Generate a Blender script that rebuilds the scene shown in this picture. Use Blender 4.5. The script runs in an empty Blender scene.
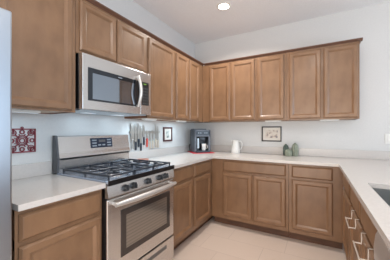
import bpy, bmesh, math, random
from mathutils import Vector, Matrix
random.seed(7)
sc = bpy.context.scene
col = sc.collection
PI = math.pi

# ------------------------------------------------------------------ camera, world, lights, exposure
cam_d = bpy.data.cameras.new('camera'); cam_d.sensor_width = 36; cam_d.lens = 219.0*36/390
cam_d.clip_start = 0.02
cam = bpy.data.objects.new('camera', cam_d); col.objects.link(cam)
cam.location = (1.847, -3.307, 1.26); cam.rotation_euler = (PI/2, 0, math.radians(29.07))
sc.camera = cam

world = bpy.data.worlds.new('world'); sc.world = world; world.use_nodes = True
bg = world.node_tree.nodes['Background']
bg.inputs[0].default_value = (0.74, 0.88, 1.10, 1); bg.inputs[1].default_value = 0.25

def area(name, loc, rot, sx, sy, power, color, shape='RECTANGLE'):
    l = bpy.data.lights.new(name, 'AREA'); l.shape = shape; l.size = sx
    if shape == 'RECTANGLE': l.size_y = sy
    l.energy = power; l.color = color
    o = bpy.data.objects.new(name, l); col.objects.link(o); o.location = loc; o.rotation_euler = rot
    return o
# added daylight lamps, for invented windows in the unseen room behind the camera
area('added_daylight_east', (5.93, -3.2, 1.35), (0, PI/2, 0), 2.1, 3.2, 88, (0.72, 0.93, 1.14))
area('added_daylight_south', (1.55, -5.93, .98), (PI/2, 0, 0), 2.5, 1.85, 70, (1.0, 0.90, 0.80))
sc.view_settings.view_transform = 'Standard'; sc.view_settings.look = 'None'
sc.view_settings.gamma = 1; sc.view_settings.use_curve_mapping = False
sc.view_settings.exposure = 0.27

# ------------------------------------------------------------------ materials
def lin(c):
    return tuple((v/12.92 if v <= .04045 else ((v+.055)/1.055)**2.4) for v in [x/255 for x in c]) + (1,)
def mat(name, rgb, rough=.5, metal=0, **kw):
    m = bpy.data.materials.new(name); m.use_nodes = True
    b = m.node_tree.nodes['Principled BSDF']
    b.inputs['Base Color'].default_value = lin(rgb); b.inputs['Roughness'].default_value = rough
    b.inputs['Metallic'].default_value = metal
    for k, v in kw.items(): b.inputs[k.replace('_', ' ')].default_value = v
    return m
def noisy(m, c0, c1, scale, vec=(1, 1, 1), detail=3, lo=.35, hi=.65, bump=0):
    nt = m.node_tree; N = nt.nodes; L = nt.links; b = N['Principled BSDF']
    tc = N.new('ShaderNodeTexCoord'); mp = N.new('ShaderNodeMapping'); mp.inputs['Scale'].default_value = vec
    nz = N.new('ShaderNodeTexNoise'); nz.inputs['Scale'].default_value = scale; nz.inputs['Detail'].default_value = detail
    rp = N.new('ShaderNodeValToRGB'); rp.color_ramp.elements[0].position = lo; rp.color_ramp.elements[1].position = hi
    rp.color_ramp.elements[0].color = lin(c0); rp.color_ramp.elements[1].color = lin(c1)
    L.new(tc.outputs['Object'], mp.inputs[0]); L.new(mp.outputs[0], nz.inputs[0]); L.new(nz.outputs[0], rp.inputs[0])
    L.new(rp.outputs[0], b.inputs['Base Color'])
    if bump:
        bp = N.new('ShaderNodeBump'); bp.inputs['Strength'].default_value = bump; bp.inputs['Distance'].default_value = .002
        L.new(nz.outputs[0], bp.inputs['Height']); L.new(bp.outputs[0], b.inputs['Normal'])
    return m
M = {}
M['wood'] = noisy(mat('maple_stain', (140, 108, 84), .36, Coat_Weight=.25, Coat_Roughness=.18), (126, 94, 68), (140, 106, 78), 3.5, (3, 3, 1.5), 5)
M['wood_side'] = noisy(mat('maple_side', (120, 76, 50), .4), (122, 80, 54), (138, 94, 66), 5, (6, 6, .7), 5)
M['crown'] = mat('dark_crown', (98, 66, 50), .4)
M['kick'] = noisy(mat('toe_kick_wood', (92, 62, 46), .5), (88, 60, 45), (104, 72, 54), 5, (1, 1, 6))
M['under'] = mat('pale_underside', (196, 178, 160), .6)
M['wall'] = noisy(mat('wall_paint', (222, 221, 217), .7), (213, 212, 210), (216, 215, 213), 60, bump=.05)
M['ceil'] = noisy(mat('ceiling_paint', (236, 236, 237), .8), (240, 240, 241), (244, 244, 245), 60, bump=.05)
M['quartz'] = noisy(mat('quartz', (226, 216, 208), .22), (206, 200, 195), (210, 204, 199), 60, detail=4)
M['steel'] = noisy(mat('stainless', (205, 202, 199), .27, .92), (208, 205, 203), (212, 210, 208), 30, (.3, .3, 40), 2)
M['steel_dark'] = mat('dark_steel', (120, 122, 126), .35, .9)
M['satin'] = mat('satin_steel', (214, 212, 210), .36, .75)
M['keygrey'] = mat('key_grey', (108, 112, 118), .5)
M['frit'] = mat('oven_frit', (80, 74, 72), .1, .5)
M['knob'] = mat('knob_black', (58, 60, 64), .3, .5)
M['sink'] = mat('sink_steel', (176, 180, 182), .3, .9)
M['steel_fridge'] = mat('fridge_steel', (182, 190, 200), .3, 1)
M['chrome'] = mat('chrome', (225, 222, 216), .15, 1)
M['nickel'] = mat('nickel', (228, 220, 212), .3, .35)
M['black'] = mat('black_enamel', (22, 22, 25), .3)
M['iron'] = mat('cast_iron', (58, 64, 74), .3, .3)
M['cooktop'] = mat('cooktop_steel', (186, 197, 214), .25, .8)
M['blackglass'] = mat('black_glass', (62, 66, 72), .06, .7)
M['mirrorglass'] = mat('tinted_glass', (152, 162, 174), .04, 1)
M['greyside'] = mat('grey_side', (92, 94, 98), .5)
M['white'] = mat('white_plastic', (235, 234, 230), .4)
M['ceramic'] = mat('white_ceramic', (238, 236, 232), .15)
M['red'] = mat('red_paint', (138, 48, 58), .45)
M['redplastic'] = mat('red_plastic', (205, 62, 48), .4)
M['mat_red'] = mat('red_mat', (190, 36, 52), .7)
M['cm_grey'] = mat('coffee_grey', (94, 98, 106), .4, .2)
M['cm_dark'] = mat('coffee_dark', (40, 44, 52), .3)
M['maroon'] = mat('maroon_frame', (78, 40, 42), .4)
M['blackframe'] = mat('black_frame', (40, 38, 38), .4)
M['mount'] = mat('mount_board', (222, 214, 204), .8)
M['beige'] = mat('beige_handle', (196, 182, 166), .5)
M['blackplastic'] = mat('black_plastic', (45, 52, 62), .4)
M['blade'] = mat('blade_steel', (196, 194, 190), .3, .85)
M['button'] = mat('grey_button', (150, 158, 168), .5)
M['green_led'] = mat('green_led', (120, 160, 70), .5, Emission_Strength=.25, Emission_Color=lin((150, 220, 60)))
M['display'] = mat('display_navy', (44, 54, 70), .2)
M['cactus_a'] = noisy(mat('cactus_green', (124, 146, 122), .4), (124, 134, 118), (148, 154, 138), 25)
M['cactus_b'] = noisy(mat('cactus_dark', (64, 82, 74), .4), (70, 84, 76), (92, 106, 96), 25)
M['vent'] = mat('vent_pale', (190, 200, 208), .4, .4)
M['lit_lens'] = mat('lit_lens', (235, 240, 245), .4, Emission_Strength=.3, Emission_Color=lin((225, 238, 250)))
# framed pictures
def picture_mat(name, cols, paper):
    m = mat(name, paper, .6); nt = m.node_tree; N = nt.nodes; L = nt.links
    tc = N.new('ShaderNodeTexCoord'); nz = N.new('ShaderNodeTexNoise'); nz.inputs['Scale'].default_value = 22; nz.inputs['Detail'].default_value = 4
    rp = N.new('ShaderNodeValToRGB'); e = rp.color_ramp.elements
    e[0].position = .36; e[0].color = lin(cols[0]); e[1].position = .55; e[1].color = lin(paper)
    k = e.new(.45); k.color = lin(cols[1])
    L.new(tc.outputs['Object'], nz.inputs[0]); L.new(nz.outputs[0], rp.inputs[0]); L.new(rp.outputs[0], N['Principled BSDF'].inputs['Base Color'])
    return m
M['sketch'] = picture_mat('pencil_sketch', ((120, 122, 132), (190, 170, 155)), (216, 206, 194))
M['portrait'] = picture_mat('small_print', ((86, 92, 96), (150, 156, 150)), (196, 192, 184))
# floor tiles
def tile_mat():
    m = mat('floor_tile', (222, 202, 188), .3); nt = m.node_tree; N = nt.nodes; L = nt.links
    tc = N.new('ShaderNodeTexCoord'); mp = N.new('ShaderNodeMapping'); mp.inputs['Location'].default_value = (-.74, .905, 0)
    br = N.new('ShaderNodeTexBrick'); br.offset = .66; br.squash = 1
    br.inputs['Scale'].default_value = 1; br.inputs['Brick Width'].default_value = .61; br.inputs['Row Height'].default_value = .31
    br.inputs['Mortar Size'].default_value = .003; br.inputs['Mortar Smooth'].default_value = .2
    br.inputs['Color1'].default_value = lin((224, 207, 194)); br.inputs['Color2'].default_value = lin((219, 201, 188)); br.inputs['Mortar'].default_value = lin((204, 187, 175))
    L.new(tc.outputs['Object'], mp.inputs[0]); L.new(mp.outputs[0], br.inputs[0]); L.new(br.outputs[0], N['Principled BSDF'].inputs['Base Color'])
    return m
M['tile'] = tile_mat()
# oven window: racks seen behind tinted glass
def oven_glass():
    m = mat('oven_glass', (160, 150, 132), .08, .65); nt = m.node_tree; N = nt.nodes; L = nt.links
    tc = N.new('ShaderNodeTexCoord'); sp = N.new('ShaderNodeSeparateXYZ'); mu = N.new('ShaderNodeMath'); mu.operation = 'MULTIPLY'; mu.inputs[1].default_value = 42
    fr = N.new('ShaderNodeMath'); fr.operation = 'FRACT'; rp = N.new('ShaderNodeValToRGB'); e = rp.color_ramp.elements
    e[0].position = .25; e[0].color = lin((138, 131, 124)); e[1].position = .4; e[1].color = lin((152, 145, 137))
    L.new(tc.outputs['Object'], sp.inputs[0]); L.new(sp.outputs['Z'], mu.inputs[0]); L.new(mu.outputs[0], fr.inputs[0]); L.new(fr.outputs[0], rp.inputs[0])
    L.new(rp.outputs[0], N['Principled BSDF'].inputs['Base Color'])
    return m
M['ovenglass'] = oven_glass()

# ------------------------------------------------------------------ mesh helpers
class MB:
    def __init__(s): s.bm = bmesh.new()
    def box(s, x0, x1, y0, y1, z0, z1, bev=0, seg=1):
        t = bmesh.new(); bmesh.ops.create_cube(t, size=1)
        for v in t.verts:
            v.co = Vector(((x0+x1)/2+v.co.x*(x1-x0), (y0+y1)/2+v.co.y*(y1-y0), (z0+z1)/2+v.co.z*(z1-z0)))
        if bev: bmesh.ops.bevel(t, geom=t.edges[:], offset=bev, segments=seg, affect='EDGES', profile=.5)
        return s.merge(t)
    def merge(s, t, mx=None):
        if mx is not None: t.transform(mx)
        me = bpy.data.meshes.new('tmp'); t.to_mesh(me); t.free(); s.bm.from_mesh(me); bpy.data.meshes.remove(me); return s
    def tube(s, pts, r, seg=10, closed=False, cap=True):
        pts = [Vector(p) for p in pts]; n = len(pts); rings = []
        rr = r if isinstance(r, (list, tuple)) else [r]*n
        up = None
        for i, p in enumerate(pts):
            if closed: d = pts[(i+1) % n]-pts[i-1]
            else: d = pts[min(i+1, n-1)]-pts[max(i-1, 0)]
            d.normalize()
            if up is None:
                up = Vector((0, 0, 1)) if abs(d.z) < .9 else Vector((1, 0, 0))
            a = d.cross(up).normalized(); b = a.cross(d).normalized(); up = b
            rings.append([s.bm.verts.new(p+(a*math.cos(2*PI*k/seg)+b*math.sin(2*PI*k/seg))*rr[i]) for k in range(seg)])
        m = n if closed else n-1
        for i in range(m):
            A, B = rings[i], rings[(i+1) % n]
            for k in range(seg): s.bm.faces.new((A[k], A[(k+1) % seg], B[(k+1) % seg], B[k]))
        if cap and not closed:
            s.bm.faces.new(rings[0][::-1]); s.bm.faces.new(rings[-1])
        return s
    def lathe(s, prof, cx=0, cy=0, seg=28, axis='z', lobes=0, depth=0):
        rings = []
        for r, z in prof:
            ring = []
            for k in range(seg):
                a = 2*PI*k/seg; q = r*(1-depth*(.5+.5*math.cos(lobes*a))) if lobes else r
                ring.append(s.bm.verts.new((cx+q*math.cos(a), cy+q*math.sin(a), z)))
            rings.append(ring)
        for A, B in zip(rings, rings[1:]):
            for k in range(seg): s.bm.faces.new((A[k], A[(k+1) % seg], B[(k+1) % seg], B[k]))
        s.bm.faces.new(rings[0][::-1]); s.bm.faces.new(rings[-1])
        return s
    def rings(s, w, h, prof, cap_last=True, cap_first=True):
        """rectangular profile: prof = [(inset, y)], rectangle 0..w x 0..h in the xz plane"""
        R = [[s.bm.verts.new((x, y, z)) for x, z in ((i, i), (w-i, i), (w-i, h-i), (i, h-i))] for i, y in prof]
        for A, B in zip(R, R[1:]):
            for k in range(4): s.bm.faces.new((A[k], A[(k+1) % 4], B[(k+1) % 4], B[k]))
        if cap_first: s.bm.faces.new(R[0][::-1])
        if cap_last: s.bm.faces.new(R[-1])
        return s
    def prism(s, poly, axis, a, b):
        def P(u, v, w): return {'x': (w, u, v), 'y': (u, w, v), 'z': (u, v, w)}[axis]
        A = [s.bm.verts.new(P(u, v, a)) for u, v in poly]; B = [s.bm.verts.new(P(u, v, b)) for u, v in poly]
        n = len(poly)
        for k in range(n): s.bm.faces.new((A[k], A[(k+1) % n], B[(k+1) % n], B[k]))
        s.bm.faces.new(A[::-1]); s.bm.faces.new(B)
        return s
    def build(s, name, m, parent=None, loc=None, smooth=False):
        bmesh.ops.recalc_face_normals(s.bm, faces=s.bm.faces[:])
        me = bpy.data.meshes.new(name); s.bm.to_mesh(me); s.bm.free(); me.materials.append(M[m] if isinstance(m, str) else m)
        if smooth:
            for p in me.polygons: p.use_smooth = True
            me.set_sharp_from_angle(angle=math.radians(40))
        o = bpy.data.objects.new(name, me); col.objects.link(o)
        if parent: o.parent = parent
        if loc: o.location = loc
        return o
def tag(o, label, cat, group=None):
    o['label'] = label; o['category'] = cat
    if group: o['group'] = group
    return o
def thing(name, label, cat, loc=(0, 0, 0), rz=0, group=None):
    o = bpy.data.objects.new(name, None); o.empty_display_size = .1; col.objects.link(o)
    o.location = loc; o.rotation_euler = (0, 0, rz); return tag(o, label, cat, group)
def struct(o): o['kind'] = 'structure'; return o
def copy_tree(o, parent=None):
    c = o.copy(); col.objects.link(c)
    if parent: c.parent = parent
    for ch in list(o.children): copy_tree(ch, c)
    return c
LEFT = PI/2; BACK = 0; RIGHT = -PI/2        # which wall a unit stands against: local -y is its front

# ------------------------------------------------------------------ room
H = 2.746
struct(MB().box(-.1, 6.1, -6.1, .1, -.1, 0).build('floor', 'tile'))
struct(MB().box(-.1, 6.1, -6.1, .1, H, H+.1).build('ceiling', 'ceil'))
struct(MB().box(-.1, 0, -6.1, .1, 0, H).build('wall_left', 'wall'))
struct(MB().box(0, 6.1, 0, .1, 0, H).build('wall_back', 'wall'))
w = MB(); w.box(6, 6.1, -6.1, -4.9, 0, H); w.box(6, 6.1, -1.5, 0, 0, H); w.box(6, 6.1, -4.9, -1.5, 2.45, H)
struct(w.build('wall_right', 'wall'))
w = MB(); w.box(0, .25, -6.1, -6, 0, H); w.box(2.85, 6, -6.1, -6, 0, H); w.box(.25, 2.85, -6.1, -6, 2.1, H)
struct(w.build('wall_front', 'wall'))
w = MB()
for y in (-4.9, -3.23, -1.56): w.box(5.985, 6.05, y, y+.06, 0, 2.45)
for z in (0, 2.39): w.box(5.985, 6.05, -4.9, -1.5, z, z+.06)
struct(w.build('invented_window_1', 'white'))  # invented window out of view, there for daylight and reflections
w = MB()
for x in (.25, 1.52, 2.79): w.box(x, x+.06, -6.05, -5.985, 0, 2.1)
for z in (0, 2.04): w.box(.25, 2.85, -6.05, -5.985, z, z+.06)
struct(w.build('invented_window_2', 'white'))  # second invented window, unseen, goes with the added south daylight

# ------------------------------------------------------------------ cabinets
RAIL = .042
def door_part(root, x0, x1, z0, z1, y, name='door', handle=None):
    """five-piece door: frame with moulded edges, recessed flat panel as sub-part; y = plane of the face frame"""
    w_, h_ = x1-x0, z1-z0
    d = MB().rings(w_, h_, [(0, -.001), (0, -.008), (.001, -.010), (.010, -.0195), (.012, -.0205), (RAIL-.002, -.0205), (RAIL, -.0195), (RAIL+.016, -.0085), (RAIL+.0165, -.0075)], cap_last=False)
    o = d.build(name, 'wood', root, (x0, y, z0))
    i = RAIL+.0162
    MB().rings(w_-2*i, h_-2*i, [(0, -.002), (0, -.0078)]).build('panel', 'wood', o, (i, 0, i))
    return o
def drawer_part(root, x0, x1, z0, z1, y):
    w_, h_ = x1-x0, z1-z0
    return MB().rings(w_, h_, [(0, -.001), (0, -.006), (.001, -.008), (.013, -.020), (.015, -.0205)]).build('drawer_front', 'wood', root, (x0, y, z0))
def cabinet(name, label, loc, rz, w, d, z0, z1, doors=(), drawers=(), kick=False, group=None, stiles=None, midrail=True):
    r = thing(name, label, 'cabinet', loc, rz, group)
    g = .001; t = .016; f = d-.019
    b = MB()
    b.box(g, g+t, -f, -.001, z0, z1); b.box(w-g-t, w-g, -f, -.001, z0, z1)
    b.box(g+t, w-g-t, -.012, -.001, z0, z1); b.box(g+t, w-g-t, -f, -.012, z0+.012, z0+.028)
    if not kick: b.box(g+t, w-g-t, -f, -.012, z1-.016, z1)
    b.build('carcass', 'wood_side', r)
    if not kick:
        MB().box(g+t, w-g-t, -f+.001, -.012, z0+.006, z0+.012).build('underside', 'under', r)
    ff = MB(); xs = sorted(set([0.0, w] + [v for a in list(doors)+list(drawers) for v in (a[0], a[1])]))
    st = stiles or [(g, doors[0][0]+.012), (doors[-1][1]-.012, w-g)]
    for a, c in st: ff.box(a, c, -d, -f, z0, z1)
    for i in range(len(doors)-1): ff.box(doors[i][1]-.012, doors[i+1][0]+.012, -d, -f, z0, z1)
    zs = [(z0, min(a[2] for a in doors)+.012), (z1-.028, z1)]
    if drawers: midrail and zs.append((max(a[3] for a in doors)-.012, min(a[2] for a in drawers)+.012))
    for a, c in zs: ff.box(g, w-g, -d+.0004, -f, a, c)
    ff.build('face_frame', 'wood', r)
    for a in doors: door_part(r, *a, -d)
    for a in drawers: drawer_part(r, *a, -d)
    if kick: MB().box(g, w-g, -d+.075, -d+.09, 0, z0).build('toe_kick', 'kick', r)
    return r
UZ0, UZ1 = 1.385, 2.238; UD = .325
GU = 'wall cabinets'; GB = 'base cabinets'
yl = -2.3435; yr = -1.5835                      # range / microwave bay
cabinet('wall_cabinet', 'large brown wall cabinet beside the fridge, cut by the left edge of the photo', (0, -2.822, 0), LEFT, .4775, UD, UZ0, UZ1, [(.022, .449, UZ0+.012, UZ1-.022)], group=GU)
cabinet('wall_cabinet', 'short two-door brown wall cabinet directly above the microwave', (0, yl, 0), LEFT, .76, UD, 1.822, UZ1, [(.026, .357, 1.846, UZ1-.022), (.370, .733, 1.846, UZ1-.022)], group=GU)
cabinet('wall_cabinet', 'tall single-door brown wall cabinet just right of the microwave', (0, yr, 0), LEFT, .498, UD, UZ0, UZ1, [(.016, .475, UZ0+.014, UZ1-.022)], group=GU)
cabinet('wall_cabinet', 'narrow two-door brown wall cabinet on the left wall, running into the corner', (0, -1.0845, 0), LEFT, 1.0825, UD, UZ0, UZ1,
        [(.024, .314, UZ0+.014, UZ1-.022), (.346, .620, UZ0+.014, UZ1-.022)], group=GU, stiles=[(.001, .036), (.60, .78)])
cabinet('wall_cabinet', 'two-door brown wall cabinet in the corner, above the coffee maker', (.327, 0, 0), BACK, .808, UD, UZ0, UZ1,
        [(.116, .435, UZ0+.014, UZ1-.022), (.455, .789, UZ0+.014, UZ1-.022)], group=GU)
cabinet('wall_cabinet', 'single-door brown wall cabinet on the back wall, above the black framed sketch', (1.136, 0, 0), BACK, .379, UD, UZ0, UZ1, [(.019, .350, UZ0+.014, UZ1-.022)], group=GU)
cabinet('wall_cabinet', 'two-door brown wall cabinet at the right end of the back wall row', (1.516, 0, 0), BACK, .743, UD, UZ0, UZ1,
        [(.028, .375, UZ0+.014, UZ1-.022), (.400, .730, UZ0+.014, UZ1-.022)], group=GU)
# crown moulding (profile swept along each run)
def crown_poly(s=1): return [(0, UZ1), (.007, UZ1), (.012, UZ1+.008), (.024, UZ1+.016), (.026, UZ1+.026), (-.02, UZ1+.026), (-.02, UZ1)]
c = MB(); c.prism([(UD+u, v) for u, v in [(p[0], p[1]) for p in crown_poly()]], 'y', -2.822, -UD-.004)
tag(c.build('crown_molding', 'crown'), 'thin dark crown strip along the tops of the left wall cabinets', 'molding', 'crown strips')
c = MB(); c.prism([(-UD-u, v) for u, v in crown_poly()], 'x', UD+.03, 2.259+.026)
c.prism([(2.259+u, v) for u, v in crown_poly()], 'y', -UD-.02, -.001)
tag(c.build('crown_molding', 'crown'), 'thin dark crown strip along the tops of the back wall cabinets', 'molding', 'crown strips')

BD = .610; BT = .883
dz = (.728, .858); oz = (.150, .704)
cabinet('base_cabinet', 'brown base cabinet between the fridge and the range, with one drawer over one door', (0, -2.822, 0), LEFT, .4775, BD, .1, BT, [(.014, .462)+oz], [(.014, .462)+dz], True, GB)
cabinet('base_cabinet', 'brown base cabinet just right of the range, with two drawers over two doors', (0, yr, 0), LEFT, 1.5815, BD, .1, BT,
        [(.030, .414)+oz, (.474, .893)+oz], [(.030, .414)+dz, (.474, .893)+dz], True, GB, stiles=[(.001, .042), (.88, 1.1)])
cabinet('base_cabinet', 'brown base cabinet below the white jug, with one wide drawer over two doors', (.612, 0, 0), BACK, .953, BD, .1, BT,
        [(.160, .540)+oz, (.556, .926)+oz], [(.160, .926)+dz], True, GB)
cabinet('base_cabinet', 'brown base cabinet in the right corner of the back wall, below the cacti', (1.566, 0, 0), BACK, .520, BD, .1, BT, [(.034, .428)+oz], [(.034, .428)+dz], True, GB)
RX = 2.70; RD = .612
def rcab(label, y0, w, doors, drawers, **k): return cabinet('base_cabinet', label, (RX, y0, 0), RIGHT, w, RD, .1, BT, doors, drawers, True, GB, midrail=False, **k)
rz = (.718, .858); ro = (.150, .682)
rcab('brown base cabinet at the far end of the right counter, next to the inner corner', -.612, .648, [(.12, .630)+ro], [(.12, .630)+rz])
rcab('brown base cabinet under the sink with two towel bars over its doors', -1.261, .914, [(.024, .445)+ro, (.469, .890)+ro], [(.024, .445)+rz, (.469, .890)+rz])

# ------------------------------------------------------------------ worktops
def slab(cells, xs, ys, z0, z1):
    b = MB(); v = {}
    def V(x, y, z):
        k = (x, y, z)
        if k not in v: v[k] = b.bm.verts.new(k)
        return v[k]
    for i, j in cells:
        x0, x1, y0, y1 = xs[i], xs[i+1], ys[j], ys[j+1]
        b.bm.faces.new((V(x0, y0, z1), V(x1, y0, z1), V(x1, y1, z1), V(x0, y1, z1)))
        b.bm.faces.new((V(x0, y1, z0), V(x1, y1, z0), V(x1, y0, z0), V(x0, y0, z0)))
        for (di, dj), (p, q) in {(-1, 0): ((x0, y1), (x0, y0)), (1, 0): ((x1, y0), (x1, y1)), (0, -1): ((x0, y0), (x1, y0)), (0, 1): ((x1, y1), (x0, y1))}.items():
            if (i+di, j+dj) not in cells: b.bm.faces.new((V(*p, z0), V(*q, z0), V(*q, z1), V(*p, z1)))
    return b
CT = .914; CB = .884
xs = [.001, .648, 2.045, 2.135, 2.53, 2.9]; ys = [-2.80, -2.10, -1.583, -1.50, -.648, -.001]
cells = {(i, 4) for i in range(5)} | {(0, 3), (0, 2)} | {(i, j) for i in (2, 3, 4) for j in (0, 1, 2, 3)}
cells -= {(3, 1), (3, 2)}
wt = slab(cells, xs, ys, CB, CT).build('worktop', 'quartz')
tag(wt, 'pale U-shaped quartz worktop from the range round the corner to the sink', 'countertop', 'quartz worktops')
tag(MB().box(.001, .019, -1.583, -.020, CT+.0003, 1.014, .001).build('backsplash', 'quartz'), 'low pale stone strip along the left wall, between the range and the corner', 'backsplash', 'backsplash strips')
tag(MB().box(.001, 2.9, -.0195, -.001, CT+.0003, 1.014, .001).build('backsplash', 'quartz'), 'long low pale stone strip along the foot of the back wall', 'backsplash', 'backsplash strips')
wl = MB().box(.001, .648, -2.822, yl-.002, CB, CT).build('worktop', 'quartz')
tag(wl, 'short pale quartz worktop between the fridge and the range', 'countertop', 'quartz worktops')
tag(MB().box(.001, .019, -2.822, yl-.002, CT+.0003, 1.014, .001).build('backsplash', 'quartz'), 'low pale stone strip below the red fretwork panel, left of the range', 'backsplash', 'backsplash strips')

# ------------------------------------------------------------------ fridge
fr = thing('refrigerator', 'stainless steel refrigerator at the left edge of the photo', 'refrigerator', (0, -3.760, 0), LEFT)
MB().box(0, .91, -.60, -.03, .02, 1.77, .005).build('body', 'greyside', fr)
for x0, x1 in ((.002, .405), (.409, .908)):
    d = MB().box(x0, x1, -.67, -.605, .06, 1.785, .008, 2).build('door', 'steel_fridge', fr)
    hx = .365 if x0 < .1 else .449
    MB().tube([(hx, -.67, .75), (hx, -.715, .78), (hx, -.715, 1.55), (hx, -.67, 1.58)], .011).build('handle', 'steel', d, smooth=True)
MB().box(.01, .90, -.60, -.57, 0, .055).build('base_grille', 'black', fr)

# ------------------------------------------------------------------ gas range
RW = yr-yl
rg = thing('gas_range', 'freestanding stainless steel gas range between the left base cabinets', 'stove', (0, yl, 0), LEFT)
a0, a1 = .003, RW-.003
MB().box(a0, a1, -.635, -.02, .03, .905).build('body', 'black', rg)
for x in (.05, RW-.05):
    for y in (-.08, -.58): MB().lathe([(.018, 0), (.018, .032)], 0, 0, 12).build('foot', 'black', rg, (x, y, 0))
MB().box(a0, a1, -.662, -.075, .905, .925, .006, 2).build('cooktop', 'cooktop', rg)
MB().box(a0, a1, -.6685, -.6625, .893, .928, .0015).build('front_trim', 'black', rg)
# front control panel, slightly sloped
MB().prism([(-.62, .81), (-.668, .81), (-.668, .818), (-.652, .898), (-.645, .905), (-.62, .905)], 'x', a0, a1).build('control_panel', 'steel', rg)
kn = None
for wy in (-2.193, -2.115, -1.957, -1.808, -1.728):
    x = wy-yl
    t = bmesh.new()
    k = MB(); k.lathe([(.025, 0), (.025, .006), (.021, .008), (.019, .026), (.016, .029)], 0, 0, 20)
    k.bm.transform(Matrix.Rotation(PI/2, 4, 'X')); k.box(-.005, .005, -.038, -.020, -.021, .021, .002)
    k.build('knob', 'knob', rg, (x, -.6618, .850), smooth=True).rotation_euler = (-.197, 0, 0)
# oven door
od = MB().box(a0, a1, -.66, -.638, .272, .802, .010, 3).build('oven_door', 'steel', rg)
wx0, wx1, wz0, wz1 = -2.228-yl, -1.655-yl, .375, .703
fb = MB().rings(wx1-wx0, wz1-wz0, [(0, -.659), (0, -.6635), (.045, -.6635), (.045, -.659)], cap_first=False, cap_last=False)
fb.build('window_surround', 'frit', od, (wx0, 0, wz0))
MB().box(wx0+.045, wx1-.045, -.6625, -.659, wz0+.045, wz1-.045).build('window', 'ovenglass', od)
hz = .768; pts = []
for i in range(17):
    t = i/16; pts.append((.035+t*(RW-.07), -.700-.018*math.sin(PI*t), hz))
h = MB().tube(pts, [.010+.011*math.sin(PI*(i+1)/18)**.5 for i in range(17)], 14); h.tube([(.05, -.655, hz), (.05, -.705, hz)], .011); h.tube([(RW-.05, -.655, hz), (RW-.05, -.705, hz)], .011)
h.build('door_handle', 'satin', od, smooth=True)
# storage drawer with a long recessed pull
dr = MB(); dr.box(a0, a1, -.66, -.638, .05, .262, .004, 2)
dr.build('storage_drawer', 'steel', rg)
dr_o = rg.children[-1]
MB().box(.12, RW-.12, -.6625, -.6595, .190, .222, .001).build('pull_recess', 'steel_dark', dr_o)
# backguard
bgd = MB(); bgd.prism([(-.02, .925), (-.075, .925), (-.075, 1.028), (-.090, 1.036), (-.089, 1.050), (-.080, 1.075), (-.062, 1.205), (-.05, 1.212), (-.02, 1.212)], 'x', .018, RW-.003)
bgo = bgd.build('backguard', 'steel', rg)
MB().prism([(-.02, .925), (-.082, .925), (-.094, 1.034), (-.084, 1.078), (-.066, 1.207), (-.05, 1.216), (-.02, 1.216)], 'x', .003, .0178).build('end_cap', 'greyside', bgo)
MB().box(.03, RW-.01, -.0915, -.0745, 1.022, 1.030).build('vent_slot', 'black', bgo)
# display: sits on the sloped face
def on_slope(z): return -.080+(z-1.075)*(.018/.130)
dp = MB().prism([(on_slope(1.097)-.0035, 1.097), (on_slope(1.186)-.0035, 1.186), (on_slope(1.186)+.002, 1.186), (on_slope(1.097)+.002, 1.097)], 'x', .30, .535).build('control_display', 'display', bgo)
for i, (bx, bz, bw) in enumerate([(.315, 1.160, .045), (.315, 1.135, .045), (.315, 1.110, .045), (.475, 1.160, .045), (.475, 1.135, .045), (.475, 1.110, .045), (.375, 1.115, .03), (.42, 1.115, .03)]):
    y = on_slope(bz+.006)-.005
    MB().box(bx, bx+bw, y, y+.003, bz, bz+.012).build('touch_key', 'button', rg.children[0] if False else bgo)
y = on_slope(1.158)-.005
MB().box(.385, .455, y, y+.003, 1.148, 1.170).build('clock', 'steel_dark', bgo)
# burners and grates
for bx, by, br_ in ((.17, -.24, .04), (.17, -.52, .05), (.38, -.38, .055), (.59, -.24, .036), (.59, -.52, .05)):
    bo = MB().lathe([(br_+.018, .925), (br_+.016, .929), (br_, .931), (br_, .940)], bx, by, 24).build('burner', 'steel', rg, smooth=True)
    MB().lathe([(br_*.85, .9405), (br_*.85, .946), (br_*.7, .949)], bx, by, 24).build('burner_cap', 'iron', bo, smooth=True)
for gx0, gx1 in ((.03, .265), (.272, .488), (.495, .73)):
    g = MB(); zt, t = .957, .0045
    for y in (-.635, -.385, -.115): g.box(gx0, gx1, y-t, y+t, zt-.014, zt, .002)
    for x in (gx0+t, gx1-t): g.box(x-t, x+t, -.641, -.109, zt-.014, zt, .002)
    cx_ = (gx0+gx1)/2
    for yc in (-.51, -.25):
        for sx in (-1, 1): g.box(min(cx_+sx*.03, cx_+sx*.115), max(cx_+sx*.03, cx_+sx*.115), yc-t*.8, yc+t*.8, zt-.011, zt+.002, .002)
        for sy in (-1, 1): g.box(cx_-t*.8, cx_+t*.8, min(yc+sy*.03, yc+sy*.125), max(yc+sy*.03, yc+sy*.125), zt-.011, zt+.002, .002)
    for x in (gx0+t, gx1-t):
        for y in (-.632, -.385, -.118): g.box(x-t, x+t, y-t, y+t, .925, zt-.013)
    g.build('grate', 'iron', rg)

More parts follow.
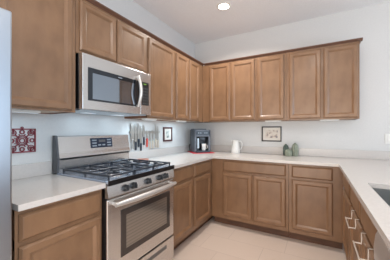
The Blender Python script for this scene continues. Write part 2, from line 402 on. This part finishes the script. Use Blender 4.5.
# ------------------------------------------------------------------ over-the-range microwave
mw = thing('microwave', 'stainless steel microwave mounted above the gas range', 'microwave', (-.015, yl+.009, 0), LEFT)
mw.scale = (.98, 1, 1)
mz0, mz1 = 1.405, 1.818
MB().box(.004, RW-.004, -.355, -.017, mz0+.012, mz1, .003).build('body', 'black', mw)
MB().box(.02, RW-.02, -.350, -.02, mz0, mz0+.0115).build('vent_bottom', 'vent', mw)
mz = mz0+.05
md = MB().box(.004, .606, -.400, -.356, mz0+.006, mz1-.002, .003, 2).build('door', 'steel', mw)
mwin = MB().box(.048, .600, -.4025, -.399, 1.478, 1.722, .001).build('window', 'blackglass', md)
MB().box(.085, .530, -.4030, -.402, 1.492, 1.685).build('pane', 'mirrorglass', md)
MB().box(.330, .375, -.4035, -.402, 1.699, 1.706).build('badge', 'button', mwin)
cp = MB().box(.607, RW-.004, -.400, -.356, mz0+.006, mz1-.002, .003, 2).build('control_panel', 'steel', mw)
MB().box(.622, .722, -.4020, -.399, 1.50, 1.722, .001).build('keypad', 'black', cp)
MB().box(.645, .685, -.4030, -.4015, 1.700, 1.708).build('clock', 'green_led', cp)
keyme = None
for r_ in range(6):
    for c_ in range(3):
        if keyme is None:
            k0 = MB().box(0, .014, -.4030, -.4015, 0, .010).build('touch_key', 'keygrey', cp); keyme = k0
            k0.location = (.636+c_*.028, 0, 1.512+r_*.029)
        else:
            k = keyme.copy(); col.objects.link(k); k.location = (.636+c_*.028, 0, 1.512+r_*.029)
pts = []
for i in range(15):
    t = i/14; pts.append((.556, -.418-.035*math.sin(PI*t), 1.475+t*.285))
h = MB().tube(pts, [.012+.004*math.sin(PI*i/14) for i in range(15)], 12); h.tube([(.556, -.399, 1.487), (.556, -.425, 1.487)], .009); h.tube([(.556, -.399, 1.748), (.556, -.425, 1.748)], .009)
h.build('handle', 'satin', md, smooth=True)

for x in (.22, .54):
    MB().box(x-.05, x+.05, -.20, -.12, mz0-.003, mz0-.0002, .001).build('lamp_lens', 'lit_lens', mw)
    area('under_mw_lamp', (.145, yl+.009+.98*x, mz0-.005), (0, 0, 0), .08, .10, 0.18, (.62, .84, 1.0))

# ------------------------------------------------------------------ dishwasher and sink
dw = thing('dishwasher', 'stainless dishwasher under the worktop at the right edge of the photo', 'dishwasher', (RX, -2.1765, 0), RIGHT)
MB().box(.004, .596, -.60, -.02, .10, .875).build('tub', 'greyside', dw)
MB().box(.004, .596, -.628, -.601, .11, .715, .004).build('door', 'steel', dw)
b = MB(); pr_ = [(-.602, .720), (-.640, .722), (-.650, .74), (-.652, .79), (-.646, .84), (-.632, .868), (-.602, .874)]
b.prism(pr_, 'x', .004, .596); b.build('control_strip', 'satin', dw, smooth=True)
MB().box(.01, .59, -.56, -.54, 0, .095).build('toe_panel', 'black', dw)
sk = MB(); t = .004; sx0, sx1, sy0, sy1, sz = 2.131, 2.534, -2.104, -1.496, .69
sk.box(sx0-t, sx1+t, sy0-t, sy1+t, sz-t, sz); sk.box(sx0-t, sx0, sy0, sy1, sz, CB-.001); sk.box(sx1, sx1+t, sy0, sy1, sz, CB-.001)
sk.box(sx0-t, sx1+t, sy0-t, sy0, sz, CB-.001); sk.box(sx0-t, sx1+t, sy1, sy1+t, sz, CB-.001)
so = sk.build('sink', 'sink'); tag(so, 'dark undermount steel sink set into the right worktop', 'sink')
MB().lathe([(.045, sz+.0005), (.045, sz+.003), (.03, sz+.002)], 2.33, -1.8, 24).build('drain', 'chrome', so, smooth=True)

# towel bars hooked over the sink cabinet's doors
def towel_bar(y0, y1, label):
    xf = RX-RD-.020; xb = 2.030
    t = thing('towel_bar', label, 'towel bar', (xf, (y0+y1)/2, .681), 0, 'towel bars on the sink cabinet')
    hl = (y1-y0)/2; dx = xb-xf
    MB().box(dx-.0035, dx+.0035, -hl-.012, hl+.012, -.062, -.053, .002).build('bar', 'nickel', t)
    for s in (-1, 1):
        MB().box(-.004, -.0005, s*hl-.004, s*hl+.004, -.062, .004).box(-.004, .0195, s*hl-.004, s*hl+.004, .0015, .004).box(dx+.003, -.003, s*hl-.0035, s*hl+.0035, -.061, -.055, .001).build('hook', 'nickel', t)
towel_bar(-1.565, -1.385, 'metal towel bar hooked over the far door of the sink cabinet')
towel_bar(-1.965, -1.780, 'metal towel bar hooked over the near door of the sink cabinet')

# ------------------------------------------------------------------ lights on the ceiling and under the cabinets
def downlight(x, y, label, power):
    t = thing('recessed_light', label, 'ceiling light', (x, y, H), 0, 'recessed ceiling lights')
    MB().lathe([(.062, -.001), (.062, -.006), (.085, -.004), (.088, -.0005)], 0, 0, 32).build('trim_ring', 'white', t, smooth=True)
    m = bpy.data.materials.get('lamp_lens')
    if not m:
        m = mat('lamp_lens', (255, 250, 242), .4, Emission_Strength=9, Emission_Color=lin((255, 246, 234)))
    MB().lathe([(.061, -.002), (.061, -.0065), (.04, -.009), (.01, -.0095)], 0, 0, 32).build('lens', m, t, smooth=True)
    l = area('downlight_lamp', (x, y, H-.02), (0, 0, 0), .12, .12, power, (1, .93, .85), 'DISK'); l.data.spread = math.radians(150)
downlight(.872, -.842, 'lit round recessed ceiling light above the corner', 13)
for x, y in ((1.85, -2.75), (3.9, -3.6), (1.5, -4.4)):        # added unseen lamps without fixtures, ambient fill around the camera
    area('ceiling_fill', (x, y, H-.01), (0, 0, 0), .16, .16, 9, (1, .93, .85), 'DISK')
M['diffuser'] = mat('lit_diffuser', (235, 240, 245), .4, Emission_Strength=.12, Emission_Color=lin((225, 238, 250)))
def under_light(loc, rz, label, UP=.06):
    t = thing('under_cabinet_light', label, 'under-cabinet light', loc, rz, 'under-cabinet lights')
    MB().box(-.10, .10, -.028, .028, -.018, 0, .003).build('housing', 'white', t)
    MB().box(-.09, .09, -.020, .020, -.0205, -.0182, .001).build('diffuser', 'diffuser', t)
    area('under_lamp', (loc[0], loc[1], loc[2]-.022), (0, 0, rz), .18, .04, UP, (.62, .84, 1.0))
under_light((.19, -2.62, UZ0+.006), PI/2, 'pale light bar under the large cabinet beside the fridge', .30)
under_light((.20, -1.40, UZ0+.006), PI/2, 'pale light bar under the tall cabinet right of the microwave', 1.5)
under_light((.20, -.74, UZ0+.006), PI/2, 'added pale light bar under the narrow two-door cabinet by the corner', 1.2)  # extra bar, added to brighten the left wall near the corner
under_light((1.33, -.20, UZ0+.006), 0, 'pale light bar under the cabinet above the black framed sketch')
under_light((1.98, -.20, UZ0+.006), 0, 'pale light bar under the right end of the back wall cabinets')

# ------------------------------------------------------------------ things on the walls
# red fretwork panel
x0, z0, S = 0, 1.098, .172
ra = MB(); T = .010
def bar(y0, z0_, y1, z1_, w=.006):
    d = Vector((0, y1-y0, z1_-z0_)); n = Vector((0, -d.z, d.y)).normalized()*w/2
    q = [(y0+n.y, z0_+n.z), (y1+n.y, z1_+n.z), (y1-n.y, z1_-n.z), (y0-n.y, z0_-n.z)]
    ra.prism(q, 'x', .001, .001+T)
def ring(cy, cz, r, a0=0, a1=2*PI, w=.005):
    n = 18; P = []
    for i in range(n+1):
        a = a0+(a1-a0)*i/n; P.append((cy+r*math.cos(a), cz+r*math.sin(a)))
    for p, q in zip(P, P[1:]): bar(p[0], p[1], q[0], q[1], w)
for p in ((0, .004, S, .004), (0, S-.004, S, S-.004), (.004, 0, .004, S), (S-.004, 0, S-.004, S)): bar(*p, .008)
c_ = S/2
ring(c_, c_, .016); ring(c_, c_, .036)
for sy in (-1, 1):
    for sz_ in (-1, 1):
        ring(c_+sy*.055, c_+sz_*.055, .019, w=.005); ring(c_+sy*.055, c_+sz_*.055, .007, w=.006)
        bar(c_+sy*.023, c_+sz_*.023, c_+sy*.043, c_+sz_*.043)
    bar(c_+sy*.075, c_, c_+sy*.082, c_); bar(c_, c_+sy*.075, c_, c_+sy*.082)
    ring(c_+sy*.062, c_, .013, w=.006); ring(c_, c_+sy*.062, .013, w=.006)
for q in (.033, .139):
    bar(q, .004, q, .022); bar(q, S-.004, q, S-.022); bar(.004, q, .022, q); bar(S-.004, q, S-.022, q)
ring(c_, c_, .027, w=.004)
for k in range(8):
    a = PI/8+k*PI/4; bar(c_+.036*math.cos(a), c_+.036*math.sin(a), c_+.050*math.cos(a), c_+.050*math.sin(a), .004)
ring(c_, S+.006, .006, w=.004)
ro_ = ra.build('wall_art', 'red', None, (0, -2.453-S, 1.098))
tag(ro_, 'square red fretwork panel hanging on the wall above the left worktop', 'wall art')

def framed(name, label, loc, rz, w, h, fw, mf, mp, pic, group, art):
    t = thing(name, label, 'picture', loc, rz, group)
    MB().rings(w, h, [(0, -.001), (0, -.016), (.003, -.018), (fw-.003, -.018), (fw, -.012), (fw, -.004)], cap_last=False).build('frame', mf, t, (-w/2, 0, 0))
    MB().box(-w/2+fw, w/2-fw, -.007, -.0045, fw, h-fw).build('mount', mp, t)
    MB().box(-art[0]/2, art[0]/2, -.0082, -.0072, h/2-art[1]/2, h/2+art[1]/2).build('print', pic, t)
framed('framed_picture', 'small dark red framed picture on the left wall, right of the knives', (0, -.79, 1.100), LEFT, .205, .20, .022, 'maroon', 'mount', 'portrait', 'framed pictures', (.075, .10))
framed('framed_picture', 'black framed pencil sketch on the back wall', (1.276, 0, 1.095), BACK, .272, .216, .015, 'blackframe', 'mount', 'sketch', 'framed pictures', (.17, .115))
sw = thing('light_switch', 'white double switch plate on the back wall at the right edge of the photo', 'light switch', (2.60, 0, 1.10), 0)
MB().box(-.058, .058, -.006, -.0005, 0, .118, .002).build('plate', 'white', sw)
for x in (-.023, .023): MB().box(x-.016, x+.016, -.010, -.006, .026, .092, .001).build('rocker', 'ceramic', sw)

# knife strip and knives
ks = MB().box(.0005, .018, -1.515, -.98, 1.222, 1.248, .002).build('magnetic_knife_strip', 'blade')
tag(ks, 'pale magnetic strip on the left wall holding the row of knives', 'knife rack')
def knife(y, zt, zb, top, w, mh, label):
    t = thing('kitchen_knife', label, 'knife', (.0185, y, zt), 0, 'knives on the magnetic strip')
    L_ = top-zt
    MB().prism([(-w/2, 0), (w/2, 0), (w/2, L_*.55), (w*.35, L_*.8), (-w/2+.003, L_), (-w/2, L_*.98)], 'x', 0, .0025).build('blade', 'blade', t)
    MB().box(-.005, .011, -.010, .010, zb-zt, .004, .004, 2).build('handle', mh, t)
knife(-1.478, 1.150, 1.045, 1.345, .05, 'blade', 'broad steel-handled knife, leftmost on the magnetic strip')
knife(-1.428, 1.122, 1.025, 1.330, .036, 'blackplastic', 'black-handled knife, second from the left on the magnetic strip')
knife(-1.382, 1.152, 1.058, 1.345, .034, 'blackplastic', 'black-handled knife, third from the left on the magnetic strip')
knife(-1.342, 1.100, 1.015, 1.310, .032, 'blackplastic', 'black-handled knife whose handle hangs lowest on the strip')
knife(-1.291, 1.172, 1.078, 1.325, .036, 'blackplastic', 'black-handled knife immediately left of the red-handled one')
knife(-1.237, 1.155, 1.052, 1.262, .022, 'redplastic', 'red-handled knife on the magnetic strip')
knife(-1.185, 1.115, 1.022, 1.255, .026, 'beige', 'beige-handled knife immediately right of the red-handled one')
knife(-1.130, 1.118, 1.025, 1.262, .026, 'beige', 'beige-handled knife, third from the right on the magnetic strip')
knife(-1.068, 1.140, 1.032, 1.338, .026, 'beige', 'long beige-handled knife, second from the right on the magnetic strip')
knife(-1.022, 1.122, 1.028, 1.315, .022, 'beige', 'beige-handled knife, rightmost on the magnetic strip')

# ------------------------------------------------------------------ things on the worktop
CR = PI/4                                   # the coffee maker faces out of the corner
mt = MB().box(-.17, .17, -.20, .15, 0, .006, .002).build('counter_mat', 'mat_red', None, (.255, -.275, CT)); mt.rotation_euler = (0, 0, CR)
tag(mt, 'red mat under the coffee maker in the corner', 'mat')
cmk = thing('coffee_maker', 'dark grey espresso machine on a red mat in the corner', 'coffee maker', (.245, -.265, CT+.006), CR)
cmk.scale = (1.08, 1.0, 1.0)
b = MB()
b.box(-.115, .115, .0, .14, 0, .345, .012, 2); b.box(-.115, -.085, -.14, .005, 0, .345, .008, 2); b.box(.085, .115, -.14, .005, 0, .345, .008, 2)
b.box(-.115, .115, -.14, .005, .235, .345, .010, 2)
bo = b.build('body', 'cm_grey', cmk)
MB().box(-.0845, .0845, -.02, -.001, .032, .234).build('recess_panel', 'cm_dark', cmk)
MB().box(-.10, .10, -.165, -.001, .001, .031, .004, 2).build('drip_tray', 'cm_dark', cmk)
s_ = MB().box(-.045, .045, -.125, -.02, .17, .234, .006, 2); s_.tube([(-.018, -.09, .172), (-.018, -.09, .145)], .007); s_.tube([(.018, -.09, .172), (.018, -.09, .145)], .007)
s_.build('spout', 'cm_dark', cmk, smooth=True)
MB().box(-.09, .09, -.1445, -.139, .265, .325, .002).build('control_panel', 'cm_dark', cmk)
for x in (-.06, -.03, .03, .06): MB().lathe([(.008, 0), (.008, .003)], 0, 0, 14).build('button', 'button', cmk, (x, -.1465, .295)).rotation_euler = (PI/2, 0, 0)
MB().box(-.10, .10, .01, .13, .3455, .358, .004, 2).build('lid', 'cm_grey', cmk)
MB().box(-.075, -.050, -.135, -.06, .06, .215, .004).build('water_pipe_cover', 'vent', cmk)
MB().tube([(-.1155, .09, .10), (-.135, .09, .11), (-.140, .085, .07), (-.135, .08, .025), (-.1155, .08, .02)], .006, 8).build('cord', 'black', cmk, smooth=True)
R_ = Matrix.Rotation(CR, 3, 'Z'); off = R_ @ Vector((.030, -.105, 0))
cup = thing('cup', 'white cup standing on the drip tray of the coffee maker', 'cup', (.245+off.x, -.265+off.y, CT+.0372), CR)
MB().lathe([(.024, 0), (.030, .01), (.036, .10), (.0335, .10), (.028, .012)], 0, 0, 24).build('bowl', 'ceramic', cup, smooth=True)
MB().tube([(.033, 0, .08), (.052, 0, .075), (.056, 0, .05), (.048, 0, .028), (.031, 0, .025)], .004, 8).build('handle', 'ceramic', cup, smooth=True)

jg = thing('jug', 'white ceramic jug standing by the backsplash, right of the coffee maker', 'jug', (.775, -.115, CT), math.radians(15))
MB().lathe([(.066, 0), (.070, .006), (.062, .08), (.050, .15), (.046, .165), (.050, .185), (.053, .192), (.049, .192), (.043, .165), (.044, .15)], 0, 0, 32).build('body', 'ceramic', jg, smooth=True)
MB().prism([(-.050, .165), (-.050, .192), (-.072, .193)], 'y', -.012, .012).build('spout', 'ceramic', jg)
MB().tube([(.046, 0, .175), (.075, 0, .178), (.095, 0, .15), (.094, 0, .10), (.080, 0, .06), (.060, 0, .05)], .007, 10).build('handle', 'ceramic', jg, smooth=True)

def cactus(name, label, x, y, h, r, m, dome):
    t = thing(name, label, 'cactus', (x, y, CT), 0, 'ceramic cacti')
    prof = [(r*.80, 0), (r*.92, h*.08), (r, h*.35), (r, h*.62)]
    for i in range(1, 7):
        a = PI/2*i/6; prof.append((max(r*math.cos(a), .002), h*.62+h*.38*math.sin(a)))
    MB().lathe(prof, 0, 0, 60, lobes=10, depth=.16).build('stem', m, t, smooth=True)
    MB().lathe([(r*.30, h-.004), (r*.34, h+.002), (r*.1, h+.006)], 0, 0, 16).build('crown_bud', dome, t, smooth=True)
cactus('cactus_figurine', 'tall pale green ceramic cactus, right of the trio by the backsplash', 1.595, -.115, .170, .044, 'cactus_a', 'cactus_a')
cactus('cactus_figurine', 'dark green ceramic cactus at the left rear of the trio', 1.478, -.088, .150, .038, 'cactus_b', 'cactus_b')
cactus('cactus_figurine', 'short ribbed round cactus at the front of the trio', 1.520, -.165, .092, .046, 'cactus_a', 'cactus_a')
M['terracotta'] = mat('terracotta', (196, 140, 122), .5)
sd = MB().lathe([(.045, 0), (.062, .008), (.070, .018), (.066, .018), (.056, .009), (.01, .006)], 0, 0, 32).build('spoon_rest', 'terracotta', None, (.135, -1.435, CT), smooth=True)
tag(sd, 'small reddish dish on the worktop behind the right end of the range', 'dish')
